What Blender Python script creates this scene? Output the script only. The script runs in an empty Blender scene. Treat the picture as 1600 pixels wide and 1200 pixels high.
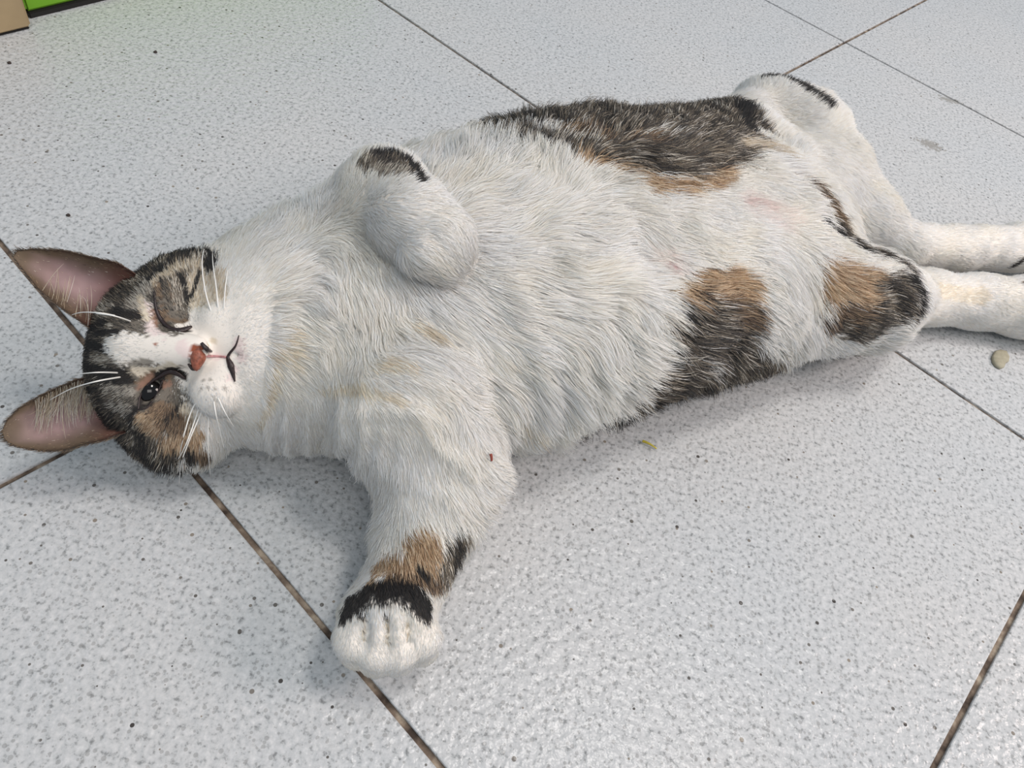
import bpy, bmesh, math, random
import numpy as np
from mathutils import Vector, Matrix
from mathutils.bvhtree import BVHTree
from mathutils.kdtree import KDTree

random.seed(7)
rng = np.random.default_rng(7)
QUICK = False                      # True: no fur, for a look at the bare shapes

# ------------------------------------------------------------------ camera
FPX, PITCH, ROLL = 1181.1, 0.873155, 0.248472
H = 0.30                           # camera height above the tiles, metres
THETA = 0.983773                   # direction of the tile joints
U0, V0, TU, TV = 1.378668*H, 0.78268*H, 1.172965*H, 1.1345*H
fw = np.array([0, math.cos(PITCH), -math.sin(PITCH)])
_rt = np.array([1., 0, 0]); _up = np.cross(_rt, fw)
rt = math.cos(ROLL)*_rt+math.sin(ROLL)*_up
up = -math.sin(ROLL)*_rt+math.cos(ROLL)*_up
CAM = np.array([0, 0, H])
sc = bpy.context.scene
cd = bpy.data.cameras.new('camera'); co = bpy.data.objects.new('camera', cd); sc.collection.objects.link(co)
cd.sensor_width = 36; cd.lens = FPX/1600*36; cd.clip_start = .01
M = Matrix(((rt[0], up[0], -fw[0], 0), (rt[1], up[1], -fw[1], 0), (rt[2], up[2], -fw[2], H), (0, 0, 0, 1)))
co.matrix_world = M
sc.camera = co
sc.view_settings.view_transform = 'Standard'; sc.view_settings.look = 'None'
sc.view_settings.gamma = 1; sc.view_settings.use_curve_mapping = False
sc.view_settings.exposure = 0.0

# ------------------------------------------------------------------ light
w = bpy.data.worlds.new('world'); sc.world = w; w.use_nodes = True
w.node_tree.nodes['Background'].inputs[0].default_value = (.76, .89, 1.0, 1)
w.node_tree.nodes['Background'].inputs[1].default_value = 0.47

def area(name, loc, target, sx, sy, power, col):
    l = bpy.data.lights.new(name, 'AREA'); l.shape = 'RECTANGLE'; l.size = sx; l.size_y = sy
    l.energy = power; l.color = col
    o = bpy.data.objects.new(name, l); sc.collection.objects.link(o); o.location = loc
    d = Vector(target)-Vector(loc); o.rotation_euler = d.to_track_quat('-Z', 'Y').to_euler()
    return o
area('overhead_light', (.62, .52, 2.3), (.1, .3, 0), .5, .35, 18, (1, .95, .90))
area('overhead_light', (.7, -1.1, 2.2), (.1, .3, 0), 1.2, .8, 15, (1, .95, .91))  # unseen fill added on the camera side to brighten the cat's near flank
area('warm_side_fill', (1.45, .35, 1.15), (.3, .35, 0), .5, .5, 15, (1, .86, .80))  # unseen warm light added to brighten the right side of the floor

# ------------------------------------------------------------------ helpers
def ray(px, py):
    d = fw+rt*((px-800)/FPX)-up*((py-600)/FPX)
    return d/np.linalg.norm(d)
def W(px, py, z):                  # the point seen at a pixel, at height z above the floor
    d = ray(px, py); return CAM+d*((z-H)/d[2])
def lin(c):
    c = np.asarray(c, float)/255.
    return np.where(c <= .04045, c/12.92, ((c+.055)/1.055)**2.4)
def unit(v): v = np.asarray(v, float); return v/np.linalg.norm(v)
def tag(o, **k):
    for a, b in k.items(): o[a] = b
    return o
def mesh_obj(name, v, f, mat, parent=None, smooth=True):
    me = bpy.data.meshes.new(name); me.from_pydata([tuple(map(float, p)) for p in v], [], [tuple(map(int, q)) for q in f]); me.update()
    if smooth: me.polygons.foreach_set('use_smooth', [True]*len(me.polygons))
    o = bpy.data.objects.new(name, me); sc.collection.objects.link(o)
    if mat: me.materials.append(mat)
    if parent: o.parent = parent
    return o
def new_mat(name):
    m = bpy.data.materials.new(name); m.use_nodes = True
    return m, m.node_tree, m.node_tree.nodes['Principled BSDF']
def node(nt, t, **k):
    n = nt.nodes.new(t)
    for a, b in k.items():
        if a.startswith('i_'): n.inputs[int(a[2:])].default_value = b
        else: setattr(n, a, b)
    return n
def ramp(nt, src, stops):
    r = nt.nodes.new('ShaderNodeValToRGB'); e = r.color_ramp.elements
    while len(e) < len(stops): e.new(.5)
    for q, (p, c) in zip(e, stops):
        q.position = p; q.color = (*c, 1) if len(c) == 3 else c
    nt.links.new(src, r.inputs[0]); return r

def noise3(p, freq, seed=0):       # value noise, -1..1
    q = p*freq+seed*17.31; i = np.floor(q).astype(np.int64); f = q-i; f = f*f*(3-2*f)
    def h(ix, iy, iz):
        n = (ix*73856093) ^ (iy*19349663) ^ (iz*83492791) ^ (seed*2654435)
        n = (n ^ (n >> 13))*1274126177 & 0xffffffff
        return ((n ^ (n >> 16)) & 0xffff)/32767.5-1
    r = 0
    for dx in (0, 1):
        for dy in (0, 1):
            for dz in (0, 1):
                wgt = (f[..., 0] if dx else 1-f[..., 0])*(f[..., 1] if dy else 1-f[..., 1])*(f[..., 2] if dz else 1-f[..., 2])
                r = r+wgt*h(i[..., 0]+dx, i[..., 1]+dy, i[..., 2]+dz)
    return r
def sstep(a, b, x): t = np.clip((x-a)/(b-a), 0, 1); return t*t*(3-2*t)

# ------------------------------------------------------------------ floor
def tile_material():
    m, nt, b = new_mat('speckled_ceramic'); L = nt.links.new
    g = node(nt, 'ShaderNodeNewGeometry')
    pos = g.outputs['Position']
    n1 = node(nt, 'ShaderNodeTexNoise'); n1.inputs['Scale'].default_value = 420; n1.inputs['Detail'].default_value = 3; n1.inputs['Roughness'].default_value = .6
    L(pos, n1.inputs['Vector'])
    base = ramp(nt, n1.outputs[0], [(.30, tuple(lin((136, 137, 138)))), (.44, tuple(lin((190, 191, 192)))), (.62, tuple(lin((203, 203, 204)))), (.8, tuple(lin((215, 215, 215))))])
    # dark pin-head specks
    v = node(nt, 'ShaderNodeTexVoronoi'); v.inputs['Scale'].default_value = 230; L(pos, v.inputs['Vector'])
    sep = node(nt, 'ShaderNodeSeparateColor'); L(v.outputs['Color'], sep.inputs[0])
    thr = node(nt, 'ShaderNodeMath', operation='MULTIPLY_ADD'); L(sep.outputs[0], thr.inputs[0]); thr.inputs[1].default_value = .75; thr.inputs[2].default_value = -.53
    lt = node(nt, 'ShaderNodeMath', operation='LESS_THAN'); L(v.outputs['Distance'], lt.inputs[0]); L(thr.outputs[0], lt.inputs[1])
    spk = ramp(nt, sep.outputs[1], [(0, tuple(lin((70, 66, 64)))), (.6, tuple(lin((120, 116, 112)))), (1, tuple(lin((150, 140, 128))))])
    mx = node(nt, 'ShaderNodeMix', data_type='RGBA'); L(lt.outputs[0], mx.inputs[0]); L(base.outputs[0], mx.inputs[6]); L(spk.outputs[0], mx.inputs[7])
    v2 = node(nt, 'ShaderNodeTexVoronoi'); v2.inputs['Scale'].default_value = 520; L(pos, v2.inputs['Vector'])
    s2 = node(nt, 'ShaderNodeSeparateColor'); L(v2.outputs['Color'], s2.inputs[0])
    t2 = node(nt, 'ShaderNodeMath', operation='MULTIPLY_ADD'); L(s2.outputs[0], t2.inputs[0]); t2.inputs[1].default_value = .9; t2.inputs[2].default_value = -.42
    l2 = node(nt, 'ShaderNodeMath', operation='LESS_THAN'); L(v2.outputs['Distance'], l2.inputs[0]); L(t2.outputs[0], l2.inputs[1])
    f2 = node(nt, 'ShaderNodeMath', operation='MULTIPLY', i_1=.5); L(l2.outputs[0], f2.inputs[0])
    m2 = node(nt, 'ShaderNodeMix', data_type='RGBA'); L(f2.outputs[0], m2.inputs[0]); L(mx.outputs[2], m2.inputs[6]); m2.inputs[7].default_value = (*lin((140, 139, 138)), 1)
    # broad faint staining
    n3 = node(nt, 'ShaderNodeTexNoise'); n3.inputs['Scale'].default_value = 9; n3.inputs['Detail'].default_value = 4; L(pos, n3.inputs['Vector'])
    st = ramp(nt, n3.outputs[0], [(.35, (.955, .965, .97)), (.65, (1, .99, .978))])
    m3 = node(nt, 'ShaderNodeMix', data_type='RGBA', blend_type='MULTIPLY'); m3.inputs[0].default_value = 1; L(m2.outputs[2], m3.inputs[6]); L(st.outputs[0], m3.inputs[7])
    # two worn grey scuffs in the glaze
    col = m3.outputs[2]
    for (cx, cy, cz), rx, ry, ang in SCUFFS:
        mp = node(nt, 'ShaderNodeMapping', vector_type='TEXTURE'); mp.inputs['Location'].default_value = (cx, cy, 0); mp.inputs['Rotation'].default_value = (0, 0, ang); mp.inputs['Scale'].default_value = (rx, ry, 1)
        L(pos, mp.inputs['Vector'])
        ln = node(nt, 'ShaderNodeVectorMath', operation='LENGTH'); L(mp.outputs[0], ln.inputs[0])
        nn = node(nt, 'ShaderNodeTexNoise'); nn.inputs['Scale'].default_value = 330; nn.inputs['Detail'].default_value = 3; L(pos, nn.inputs['Vector'])
        ad = node(nt, 'ShaderNodeMath', operation='MULTIPLY_ADD', i_1=3.0); L(nn.outputs[0], ad.inputs[0]); L(ln.outputs['Value'], ad.inputs[2])
        r = ramp(nt, ad.outputs[0], [(0, (0, 0, 0)), (1, (1, 1, 1))]); r.color_ramp.elements[0].position = 0
        mr = node(nt, 'ShaderNodeMapRange'); mr.inputs[1].default_value = 2.1; mr.inputs[2].default_value = 2.5; mr.inputs[3].default_value = .85; mr.inputs[4].default_value = 0
        L(ad.outputs[0], mr.inputs[0]); nt.nodes.remove(r)
        mm = node(nt, 'ShaderNodeMix', data_type='RGBA'); L(mr.outputs[0], mm.inputs[0]); L(col, mm.inputs[6]); mm.inputs[7].default_value = (*lin((148, 144, 138)), 1)
        col = mm.outputs[2]
    L(col, b.inputs['Base Color'])
    b.inputs['Roughness'].default_value = .24; b.inputs['Specular IOR Level'].default_value = .24
    nb = node(nt, 'ShaderNodeTexNoise'); nb.inputs['Scale'].default_value = 230; nb.inputs['Detail'].default_value = 2.5; L(pos, nb.inputs['Vector'])
    bp = node(nt, 'ShaderNodeBump'); bp.inputs['Strength'].default_value = .42; bp.inputs['Distance'].default_value = .0022
    L(nb.outputs[0], bp.inputs['Height']); L(bp.outputs[0], b.inputs['Normal'])
    return m
SCUFFS = [(W(1453, 226, 0), .0125, .0075, math.radians(-22)), (W(1483, 156, 0), .0125, .0055, math.radians(0))]

def grout_material():
    m, nt, b = new_mat('dirty_grout'); L = nt.links.new
    g = node(nt, 'ShaderNodeNewGeometry')
    n = node(nt, 'ShaderNodeTexNoise'); n.inputs['Scale'].default_value = 150; n.inputs['Detail'].default_value = 4; L(g.outputs['Position'], n.inputs['Vector'])
    r = ramp(nt, n.outputs[0], [(.35, tuple(lin((62, 50, 42)))), (.55, tuple(lin((120, 104, 90)))), (.72, tuple(lin((172, 158, 140))))])
    L(r.outputs[0], b.inputs['Base Color']); b.inputs['Roughness'].default_value = .9
    bp = node(nt, 'ShaderNodeBump'); bp.inputs['Strength'].default_value = .8; bp.inputs['Distance'].default_value = .001
    L(n.outputs[0], bp.inputs['Height']); L(bp.outputs[0], b.inputs['Normal'])
    return m

UX = np.array([math.cos(THETA), math.sin(THETA), 0]); VX = np.array([-math.sin(THETA), math.cos(THETA), 0])
def build_floor():
    gm, tm = grout_material(), tile_material()
    R = 2.6
    v = [(-R, -R, -.0016), (R, -R, -.0016), (R, R, -.0016), (-R, R, -.0016), (-R, -R, -.02), (R, -R, -.02), (R, R, -.02), (-R, R, -.02)]
    fl = mesh_obj('floor', v, [(0, 1, 2, 3), (7, 6, 5, 4), (0, 4, 5, 1), (1, 5, 6, 2), (2, 6, 7, 3), (3, 7, 4, 0)], gm, smooth=False)
    fl['kind'] = 'structure'
    gap = .0025; a, c, e = (TU-gap)/2, (TV-gap)/2, .0007
    def ring(x, y, z): return [(-x, -y, z), (x, -y, z), (x, y, z), (-x, y, z)]
    vs = ring(a, c, -.0075)+ring(a, c, -e)+ring(a-e*.3, c-e*.3, -e*.3)+ring(a-e, c-e, 0)
    fs = []
    for k in range(3):
        for i in range(4): fs.append((k*4+i, k*4+(i+1) % 4, k*4+4+(i+1) % 4, k*4+4+i))
    fs.append((12, 13, 14, 15))
    me = None
    for i in range(-6, 7):
        for j in range(-6, 7):
            lng = .055 if j == 0 else 0          # the row past the cat is a little longer
            cxy = UX*(U0+(i+.5)*TU)+VX*(V0+(j+.5)*TV+lng/2+(.055 if j > 0 else 0))
            if abs(cxy[0]) > R-.28 or abs(cxy[1]) > R-.28: continue
            if me is None:
                o = mesh_obj('tile', vs, fs, tm, fl, smooth=False); me = o.data
            else:
                o = bpy.data.objects.new('tile', me); sc.collection.objects.link(o); o.parent = fl
            o.location = (cxy[0], cxy[1], random.uniform(-.00012, 0)); o.rotation_euler = (0, 0, THETA); o.scale = (1, 1+lng/TV, 1)
build_floor()

# ------------------------------------------------------------------ cat body: one smooth-blended volume, meshed once
VOX = .0014
LO = np.array([-.255, .055, -.006]); HI = np.array([.420, .560, .150])
NG = np.ceil((HI-LO)/VOX).astype(int)+1
F = np.full(tuple(NG), .05, np.float32)
AX = [LO[i]+VOX*np.arange(NG[i]) for i in range(3)]
def box(lo, hi):
    s = []
    for i in range(3):
        a = max(0, int((lo[i]-LO[i])/VOX)); b = min(NG[i], int((hi[i]-LO[i])/VOX)+2); s.append(slice(a, max(a, b)))
    X, Y, Z = np.meshgrid(AX[0][s[0]], AX[1][s[1]], AX[2][s[2]], indexing='ij', sparse=False)
    return tuple(s), np.stack([X, Y, Z], -1)
def smin(a, b, k):
    h = np.clip(.5+.5*(b-a)/k, 0, 1); return b*(1-h)+a*h-k*h*(1-h)
def blend(s, d, k, sub=False):
    if sub: F[s] = -smin(-F[s], d, k)
    else: F[s] = smin(F[s], d, k)
def cone(a, b, ra, rb, k=.01, sub=False):      # round cone from a to b
    a, b = np.asarray(a, float), np.asarray(b, float); r = max(ra, rb)+k+.004
    s, P = box(np.minimum(a, b)-r, np.maximum(a, b)+r)
    ab = b-a; L2 = ab@ab+1e-12; t = np.clip(((P-a)@ab)/L2, 0, 1)
    d = np.linalg.norm(P-(a+t[..., None]*ab), axis=-1)-(ra+(rb-ra)*t)
    blend(s, d.astype(np.float32), k, sub)
def ell(c, rad, R=None, k=.01, sub=False):     # ellipsoid; R columns = its axes
    c = np.asarray(c, float); rad = np.asarray(rad, float); R = np.eye(3) if R is None else R
    r = np.abs(R)@rad+k+.004
    s, P = box(c-r, c+r)
    q = (P-c)@R; k0 = np.linalg.norm(q/rad, axis=-1); k1 = np.linalg.norm(q/rad**2, axis=-1)+1e-9
    blend(s, (k0*(k0-1)/k1).astype(np.float32), k, sub)
def chain(pts, k=.01):
    for p, q in zip(pts[:-1], pts[1:]): cone(W(*p[:3]), W(*q[:3]), p[3], q[3], k)

def head_surface_point(px, py):    # march the ray to the volume
    d = ray(px, py); c0 = CAM.copy(); t = .15
    for _ in range(400):
        p = c0+d*t; i = ((p-LO)/VOX)
        ii = np.clip(np.round(i).astype(int), 0, NG-1)
        v = F[tuple(ii)]
        if v < .0002: return p
        t += max(.0004, min(.01, v*.6))
    return p

# trunk: elliptical stations  (far edge px, near edge px, height)
ST = [((400, 392), (405, 700), .066), ((475, 348), (500, 725), .074), ((560, 302), (640, 760), .082), ((680, 250), (790, 755), .088),
      ((800, 205), (900, 694), .092), ((930, 182), (1020, 650), .092), ((1060, 172), (1130, 608), .086), ((1135, 215), (1215, 562), .072), ((1185, 275), (1262, 515), .058)]
prev = None
stations = []
for fp, npx, hh in ST:
    a, b = W(*fp, hh*.62), W(*npx, hh*.30)
    wdt = np.linalg.norm((a-b)[:2])/2-.014
    c = (a+b)/2; c[2] = hh/2; stations.append((c, wdt, hh/2))
dirs = unit(stations[-1][0]*[1, 1, 0]-stations[0][0]*[1, 1, 0])
for i in range(len(stations)-1):
    (c0, w0, h0), (c1, w1, h1) = stations[i], stations[i+1]
    for t in (0, .5):
        c = c0+(c1-c0)*t; wd = w0+(w1-w0)*t; hh = h0+(h1-h0)*t
        loc = unit((c1-c0)*[1, 1, 0]); perp = np.array([-loc[1], loc[0], 0])
        Rm = np.stack([loc, perp, [0, 0, 1]], 1)
        ell(c, (max(.045, .62*wd), wd, hh), Rm, .022)
c, wd, hh = stations[-1]; ell(c, (.04, wd, hh), Rm, .02)

# head frame
HC = W(262, 556, .050)
HN = unit(.82*unit(CAM-HC)+.18*np.array([0, 0, 1.]))
HU = W(150, 543, .05)-W(312, 556, .05); HU = unit(HU-HN*(HU@HN))
HX = np.cross(HU, HN)              # cat-view right; towards the camera's lower side
if HX@(W(262, 650, .05)-HC) < 0: HX = -HX
HR = np.stack([HX, HU, HN], 1)
def hp(x, y, z): return HC+HR@np.array([x, y, z])
HS = .88
def hell(c, r, k=.008, sub=False): ell(hp(*(q*HS for q in c)), [q*HS for q in r], HR, k*HS, sub)
def hcone(a, b, ra, rb, k=.006, sub=False): cone(hp(*(q*HS for q in a)), hp(*(q*HS for q in b)), ra*HS, rb*HS, k*HS, sub)
# neck first, then the face with tighter blends
chain([(372, 548, .037, .027), (430, 545, .040, .035), (520, 530, .042, .038)], .018)
hell((0, .003, -.010), (.040, .029, .031), .010)                 # skull
hell((0, .016, -.006), (.031, .016, .024), .008)                 # forehead
for s in (-1, 1):
    hell((s*.030, -.008, -.012), (.022, .025, .022), .010)       # cheeks
    hell((s*.022, .004, .010), (.0130, .0120, .0095), .004)      # brow/eyeball swelling
hell((0, -.020, .004), (.024, .020, .019), .007)                 # muzzle base
hcone((0, .014, .014), (0, -.010, .0285), .0105, .0070, .005)    # nose bridge
hell((0, -.0425, .010), (.0165, .0115, .0120), .004)             # chin
for s in (-1, 1):
    hell((s*.0145, -.0235, .0190), (.0128, .0128, .0120), .0022) # whisker pads
    hell((s*.0070, -.0250, .0240), (.0078, .0085, .0075), .0020)
hell((0, -.0135, .0325), (.0060, .0040, .0040), .0015)           # nose pad
for s in (-1, 1): hell((s*.0040, -.0155, .0362), (.0014, .0016, .0022), .0006, True)  # nostrils
hcone((0, -.0180, .0355), (0, -.0300, .0320), .0009, .0010, .0008, True)  # lip groove
for s in (-1, 1):
    hcone((0, -.0315, .0300), (s*.0080, -.0345, .0270), .0018, .0017, .0010, True)
    hcone((s*.0080, -.0345, .0270), (s*.0170, -.0370, .0190), .0017, .0014, .0010, True)

# near foreleg, stretched towards the camera
chain([(640, 645, .050, .032), (690, 745, .036, .0235), (672, 810, .033, .0168), (645, 885, .031, .0128), (617, 938, .032, .0138)], .010)
ell(W(604, 972, .031), (.0175, .0130, .0130), None, .008)
TOES = [(553, 1000), (587, 1012), (621, 1012), (655, 998)]
for i, (x, y) in enumerate(TOES):
    cone(W(x+(604-x)*.25, y-30, .035), W(x, y-2, .030), .0062, .0076, .0010)
    cone(W(x, y-2, .030), W(x+1, y+16, .019), .0076, .0062, .0010)
for x, y0, y1 in ((568, 958, 1006), (605, 956, 1012), (637, 958, 1004)):   # creases between the toes
    a, b = head_surface_point(x+(605-x)*.12, y0), head_surface_point(x, y1); m_ = head_surface_point(x, (y0+y1)/2)
    cone(a, m_, .0012, .0020, .0022, True); cone(m_, b, .0020, .0014, .0022, True)
# far foreleg, folded: elbow behind the chest, wrist up, paw hanging on the chest
chain([(490, 420, .056, .026), (535, 362, .074, .0175), (580, 315, .092, .0150), (604, 296, .098, .0155)], .007)
chain([(600, 300, .098, .0165), (645, 343, .101, .0155), (684, 370, .101, .0135)], .006)
for a, b in [((676, 346), (706, 366)), ((676, 362), (709, 384)), ((668, 380), (700, 400)), ((656, 390), (683, 408))]:
    cone(W(*a, .102), W(*b, .097), .0078, .0066, .0015)
# far hind leg
chain([(1020, 330, .044, .036), (1110, 252, .042, .028), (1196, 178, .044, .020)], .016)
chain([(1196, 176, .044, .021), (1250, 210, .044, .027), (1300, 277, .040, .023), (1358, 345, .032, .0165), (1404, 384, .025, .0145)], .012)
chain([(1404, 386, .024, .0150), (1490, 388, .022, .0140), (1590, 386, .022, .0150), (1640, 386, .021, .0165)], .008)
for a, b in [((1640, 372), (1700, 366)), ((1645, 380), (1712, 378)), ((1645, 390), (1712, 392)), ((1640, 398), (1700, 406))]:
    cone(W(*a, .022), W(*b, .017), .010, .0085, .003)
chain([(1160, 255, .042, .028), (1250, 298, .038, .026), (1325, 345, .030, .019)], .018)
# near hind leg
chain([(1090, 460, .042, .036), (1200, 460, .042, .031), (1295, 468, .042, .027), (1352, 470, .042, .0255)], .012)
chain([(1352, 472, .040, .0245), (1392, 468, .034, .019), (1445, 466, .022, .0155)], .008)
chain([(1445, 466, .021, .0155), (1530, 472, .020, .0158), (1600, 480, .020, .0178), (1645, 486, .020, .019)], .008)
for a, b in [((1640, 470), (1700, 468)), ((1645, 480), (1715, 482)), ((1645, 492), (1715, 498)), ((1640, 502), (1700, 514))]:
    cone(W(*a, .020), W(*b, .017), .011, .0088, .003)

# eye sockets
EYE_N = (235, 612); EYE_F = (257, 493)
eN = head_surface_point(*EYE_N)
a1, a2 = head_surface_point(218, 634), head_surface_point(253, 592)
slit = unit(a2-a1); vn = unit(CAM-eN); cross = np.cross(vn, slit)
RE = np.stack([slit, unit(cross), np.cross(slit, unit(cross))], 1)
ell(eN+vn*.0005, (.0066, .0027, .0042), RE, .0010, True)          # opening between the lids
EYEBALL = (eN-vn*.0072, .0067)
eF = head_surface_point(*EYE_F)

# rest flat on the tiles
s_all = AX[2][None, None, :]
F = -smin(-F, (s_all-.0008).astype(np.float32)*1.0+0*F, .004)

# surface nets
def surface_nets(F):
    ins = F < 0
    n = F.shape
    cs = np.zeros((n[0]-1, n[1]-1, n[2]-1), np.int8)
    for dx in (0, 1):
        for dy in (0, 1):
            for dz in (0, 1):
                cs += ins[dx:n[0]-1+dx, dy:n[1]-1+dy, dz:n[2]-1+dz]
    act = (cs > 0) & (cs < 8)
    ci = np.argwhere(act); idx = np.full(act.shape, -1, np.int64); idx[act] = np.arange(len(ci))
    acc = np.zeros((len(ci), 3)); cnt = np.zeros(len(ci))
    corner = [(x, y, z) for x in (0, 1) for y in (0, 1) for z in (0, 1)]
    for a in corner:
        for ax in range(3):
            if a[ax]: continue
            b = list(a); b[ax] = 1
            fa = F[ci[:, 0]+a[0], ci[:, 1]+a[1], ci[:, 2]+a[2]]; fb = F[ci[:, 0]+b[0], ci[:, 1]+b[1], ci[:, 2]+b[2]]
            m = (fa < 0) != (fb < 0); t = np.where(m, fa/(fa-fb+1e-20), 0)
            p = np.array(a, float)[None]+np.eye(3)[ax][None]*t[:, None]
            acc += p*m[:, None]; cnt += m
    V = LO+(ci+acc/cnt[:, None])*VOX
    Q = []
    for ax in range(3):
        o1, o2 = (ax+1) % 3, (ax+2) % 3
        sl0 = [slice(1, -1)]*3; sl1 = [slice(1, -1)]*3
        sl0[ax] = slice(0, n[ax]-1); sl1[ax] = slice(1, n[ax])
        A, B = ins[tuple(sl0)], ins[tuple(sl1)]
        e = np.argwhere(A != B); off = np.ones(3, int); off[ax] = 0; g = e+off
        fl = A[tuple(e.T)]
        def gi(d1, d2):
            q = g.copy(); q[:, o1] += d1; q[:, o2] += d2; return idx[tuple(q.T)]
        q = np.stack([gi(-1, -1), gi(0, -1), gi(0, 0), gi(-1, 0)], 1)
        q[~fl] = q[~fl][:, ::-1]; Q.append(q)
    return V, np.concatenate(Q)
BV, BQ = surface_nets(F)
# light smoothing of the mesh
for _ in range(2):
    s = np.zeros_like(BV); c = np.zeros(len(BV))
    for a, b in ((0, 1), (1, 2), (2, 3), (3, 0)):
        np.add.at(s, BQ[:, a], BV[BQ[:, b]]); np.add.at(s, BQ[:, b], BV[BQ[:, a]])
        np.add.at(c, BQ[:, a], 1); np.add.at(c, BQ[:, b], 1)
    BV = BV*.6+.4*s/c[:, None]
# loose skin: ripples along the near side of the neck and chest, soft lumps elsewhere
def ripples():
    global BV
    N = np.zeros_like(BV); fn = np.cross(BV[BQ[:, 2]]-BV[BQ[:, 0]], BV[BQ[:, 3]]-BV[BQ[:, 1]])
    for k in range(4): np.add.at(N, BQ[:, k], fn)
    N /= np.linalg.norm(N, axis=1)[:, None]+1e-12
    a = np.zeros(len(BV)); hdist = np.linalg.norm(BV-HC, axis=1)
    body = sstep(.044, .058, hdist)*sstep(.004, .014, BV[:, 2])
    a += .0011*noise3(BV, 48, 51)*body+.0006*noise3(BV, 110, 52)*body
    for (px, py, z), rad, ang, wl, amp in RIPPLES:
        c = head_surface_point(px, py); d = BV-c; w_ = np.exp(-(d**2).sum(1)/(2*rad**2))*body
        dr = math.cos(ang)*unit(rt*[1, 1, 0])+math.sin(ang)*unit(up*[1, 1, 0])
        ph = (d@dr)*2*math.pi/wl+2.4*noise3(BV, 42, 53)
        a += amp*w_*(1-2*np.abs(np.sin(ph/2))**.7)
    BV = BV+N*a[:, None]
RIPPLES = [((450, 685, .035), .016, .15, .0078, .0024), ((525, 690, .045), .014, .1, .0085, .0022), ((690, 690, .05), .014, 1.0, .012, .0012), ((480, 430, .065), .013, 1.7, .010, .0008), ((610, 640, .06), .013, 1.45, .011, .0014), ((900, 610, .05), .028, .55, .014, .0015)]
ripples()
bvh = BVHTree.FromPolygons([tuple(p) for p in BV], [tuple(int(i) for i in q) for q in BQ])
def hit(px, py):
    h = bvh.ray_cast(Vector(CAM), Vector(ray(px, py)))
    if h[0] is None:
        for r in (6, 12, 20, 32):
            best = None
            for a in range(16):
                g = bvh.ray_cast(Vector(CAM), Vector(ray(px+r*math.cos(a*.3927), py+r*math.sin(a*.3927))))
                if g[0] is not None: best = g
            if best: return np.array(best[0]), np.array(best[1])
        return None
    return np.array(h[0]), np.array(h[1])

# ------------------------------------------------------------------ ears
def HPT(px, py, d):                # point on the view ray at depth d (towards the viewer) from the head centre
    n = unit(CAM-HC); r = ray(px, py); t = ((HC+n*d-CAM)@n)/(r@n); return CAM+r*t
def resample(pl, n):
    pl = np.array(pl, float); L = np.r_[0, np.cumsum(np.linalg.norm(np.diff(pl, axis=0), axis=1))]
    t = np.linspace(0, L[-1], n); return np.stack([np.interp(t, L, pl[:, i]) for i in range(pl.shape[1])], 1)
def ear(e1, e2, d0, d1, da, db, cup):
    nv, nu = 36, 21
    a, b = resample(e1, nv), resample(e2, nv)
    n = unit(CAM-HC)
    P = np.zeros((nv, nu, 3))
    for i in range(nv):
        v = i/(nv-1); dep = d0+(d1-d0)*v
        A = HPT(a[i, 0], a[i, 1], dep+da*(1-v)); B = HPT(b[i, 0], b[i, 1], dep+db*(1-v))
        for j in range(nu):
            u = j/(nu-1); c = (1-(2*u-1)**2)**.8
            P[i, j] = A*(1-u)+B*u-n*cup*c*(1-v**2.2)*(.45+.55*min(1, (1-v)*2.5))
    du = np.gradient(P, axis=1); dv = np.gradient(P, axis=0)
    N = np.cross(du, dv); N /= np.linalg.norm(N, axis=-1, keepdims=True)+1e-12
    if (N[nv//2, nu//2]@n) < 0: N = -N
    th = .0011*(1-np.abs(np.linspace(-1, 1, nu))**4)[None, :, None]*(1-np.linspace(0, 1, nv)**8)[:, None, None]+.0002
    top, bot = P+N*th*.5, P-N*th*.9
    V = np.concatenate([top.reshape(-1, 3), bot.reshape(-1, 3)]); Q = []; o = nv*nu
    for i in range(nv-1):
        for j in range(nu-1):
            q = (i*nu+j, i*nu+j+1, (i+1)*nu+j+1, (i+1)*nu+j)
            Q.append(q); Q.append(tuple(x+o for x in q[::-1]))
    rim = [i*nu for i in range(nv)]+[(nv-1)*nu+j for j in range(1, nu)]+[i*nu+nu-1 for i in range(nv-2, -1, -1)]
    for x, y in zip(rim[:-1], rim[1:]): Q.append((y, x, x+o, y+o))
    Q = np.array(Q)
    # consistent outward winding: test one inner face
    q = Q[(nv//2*(nu-1)+nu//2)*2]; fn = np.cross(V[q[1]]-V[q[0]], V[q[2]]-V[q[0]])
    if fn@n < 0: Q = Q[:, ::-1]
    UV = np.stack(np.meshgrid(np.linspace(0, 1, nv), np.linspace(0, 1, nu), indexing='ij'), -1).reshape(-1, 2)
    UV = np.concatenate([UV, UV]); inner = np.r_[np.ones(nv*nu), np.zeros(nv*nu)]
    return V, Q, UV, inner
EAR_F = ear([(212, 428), (185, 411), (150, 403), (100, 391), (50, 389), (27, 392), (21, 402)], [(150, 520), (118, 497), (88, 476), (58, 450), (38, 425), (26, 408), (21, 402)], -.004, -.008, .004, .004, .011)
EAR_N = ear([(165, 585), (118, 593), (66, 616), (33, 635), (12, 655), (3, 674)], [(196, 676), (167, 687), (140, 693), (100, 704), (66, 705), (25, 698), (8, 688), (3, 674)], .000, -.006, -.002, .008, .010)

# ------------------------------------------------------------------ coat: strokes of colour laid on the body in 3-D
WHITE, TABBY, DARK, TAN, CREAM, PINK, GREY, RED, SKIN, BROWN, BLUSH, NIPPLE, IVORY = range(13)
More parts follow.
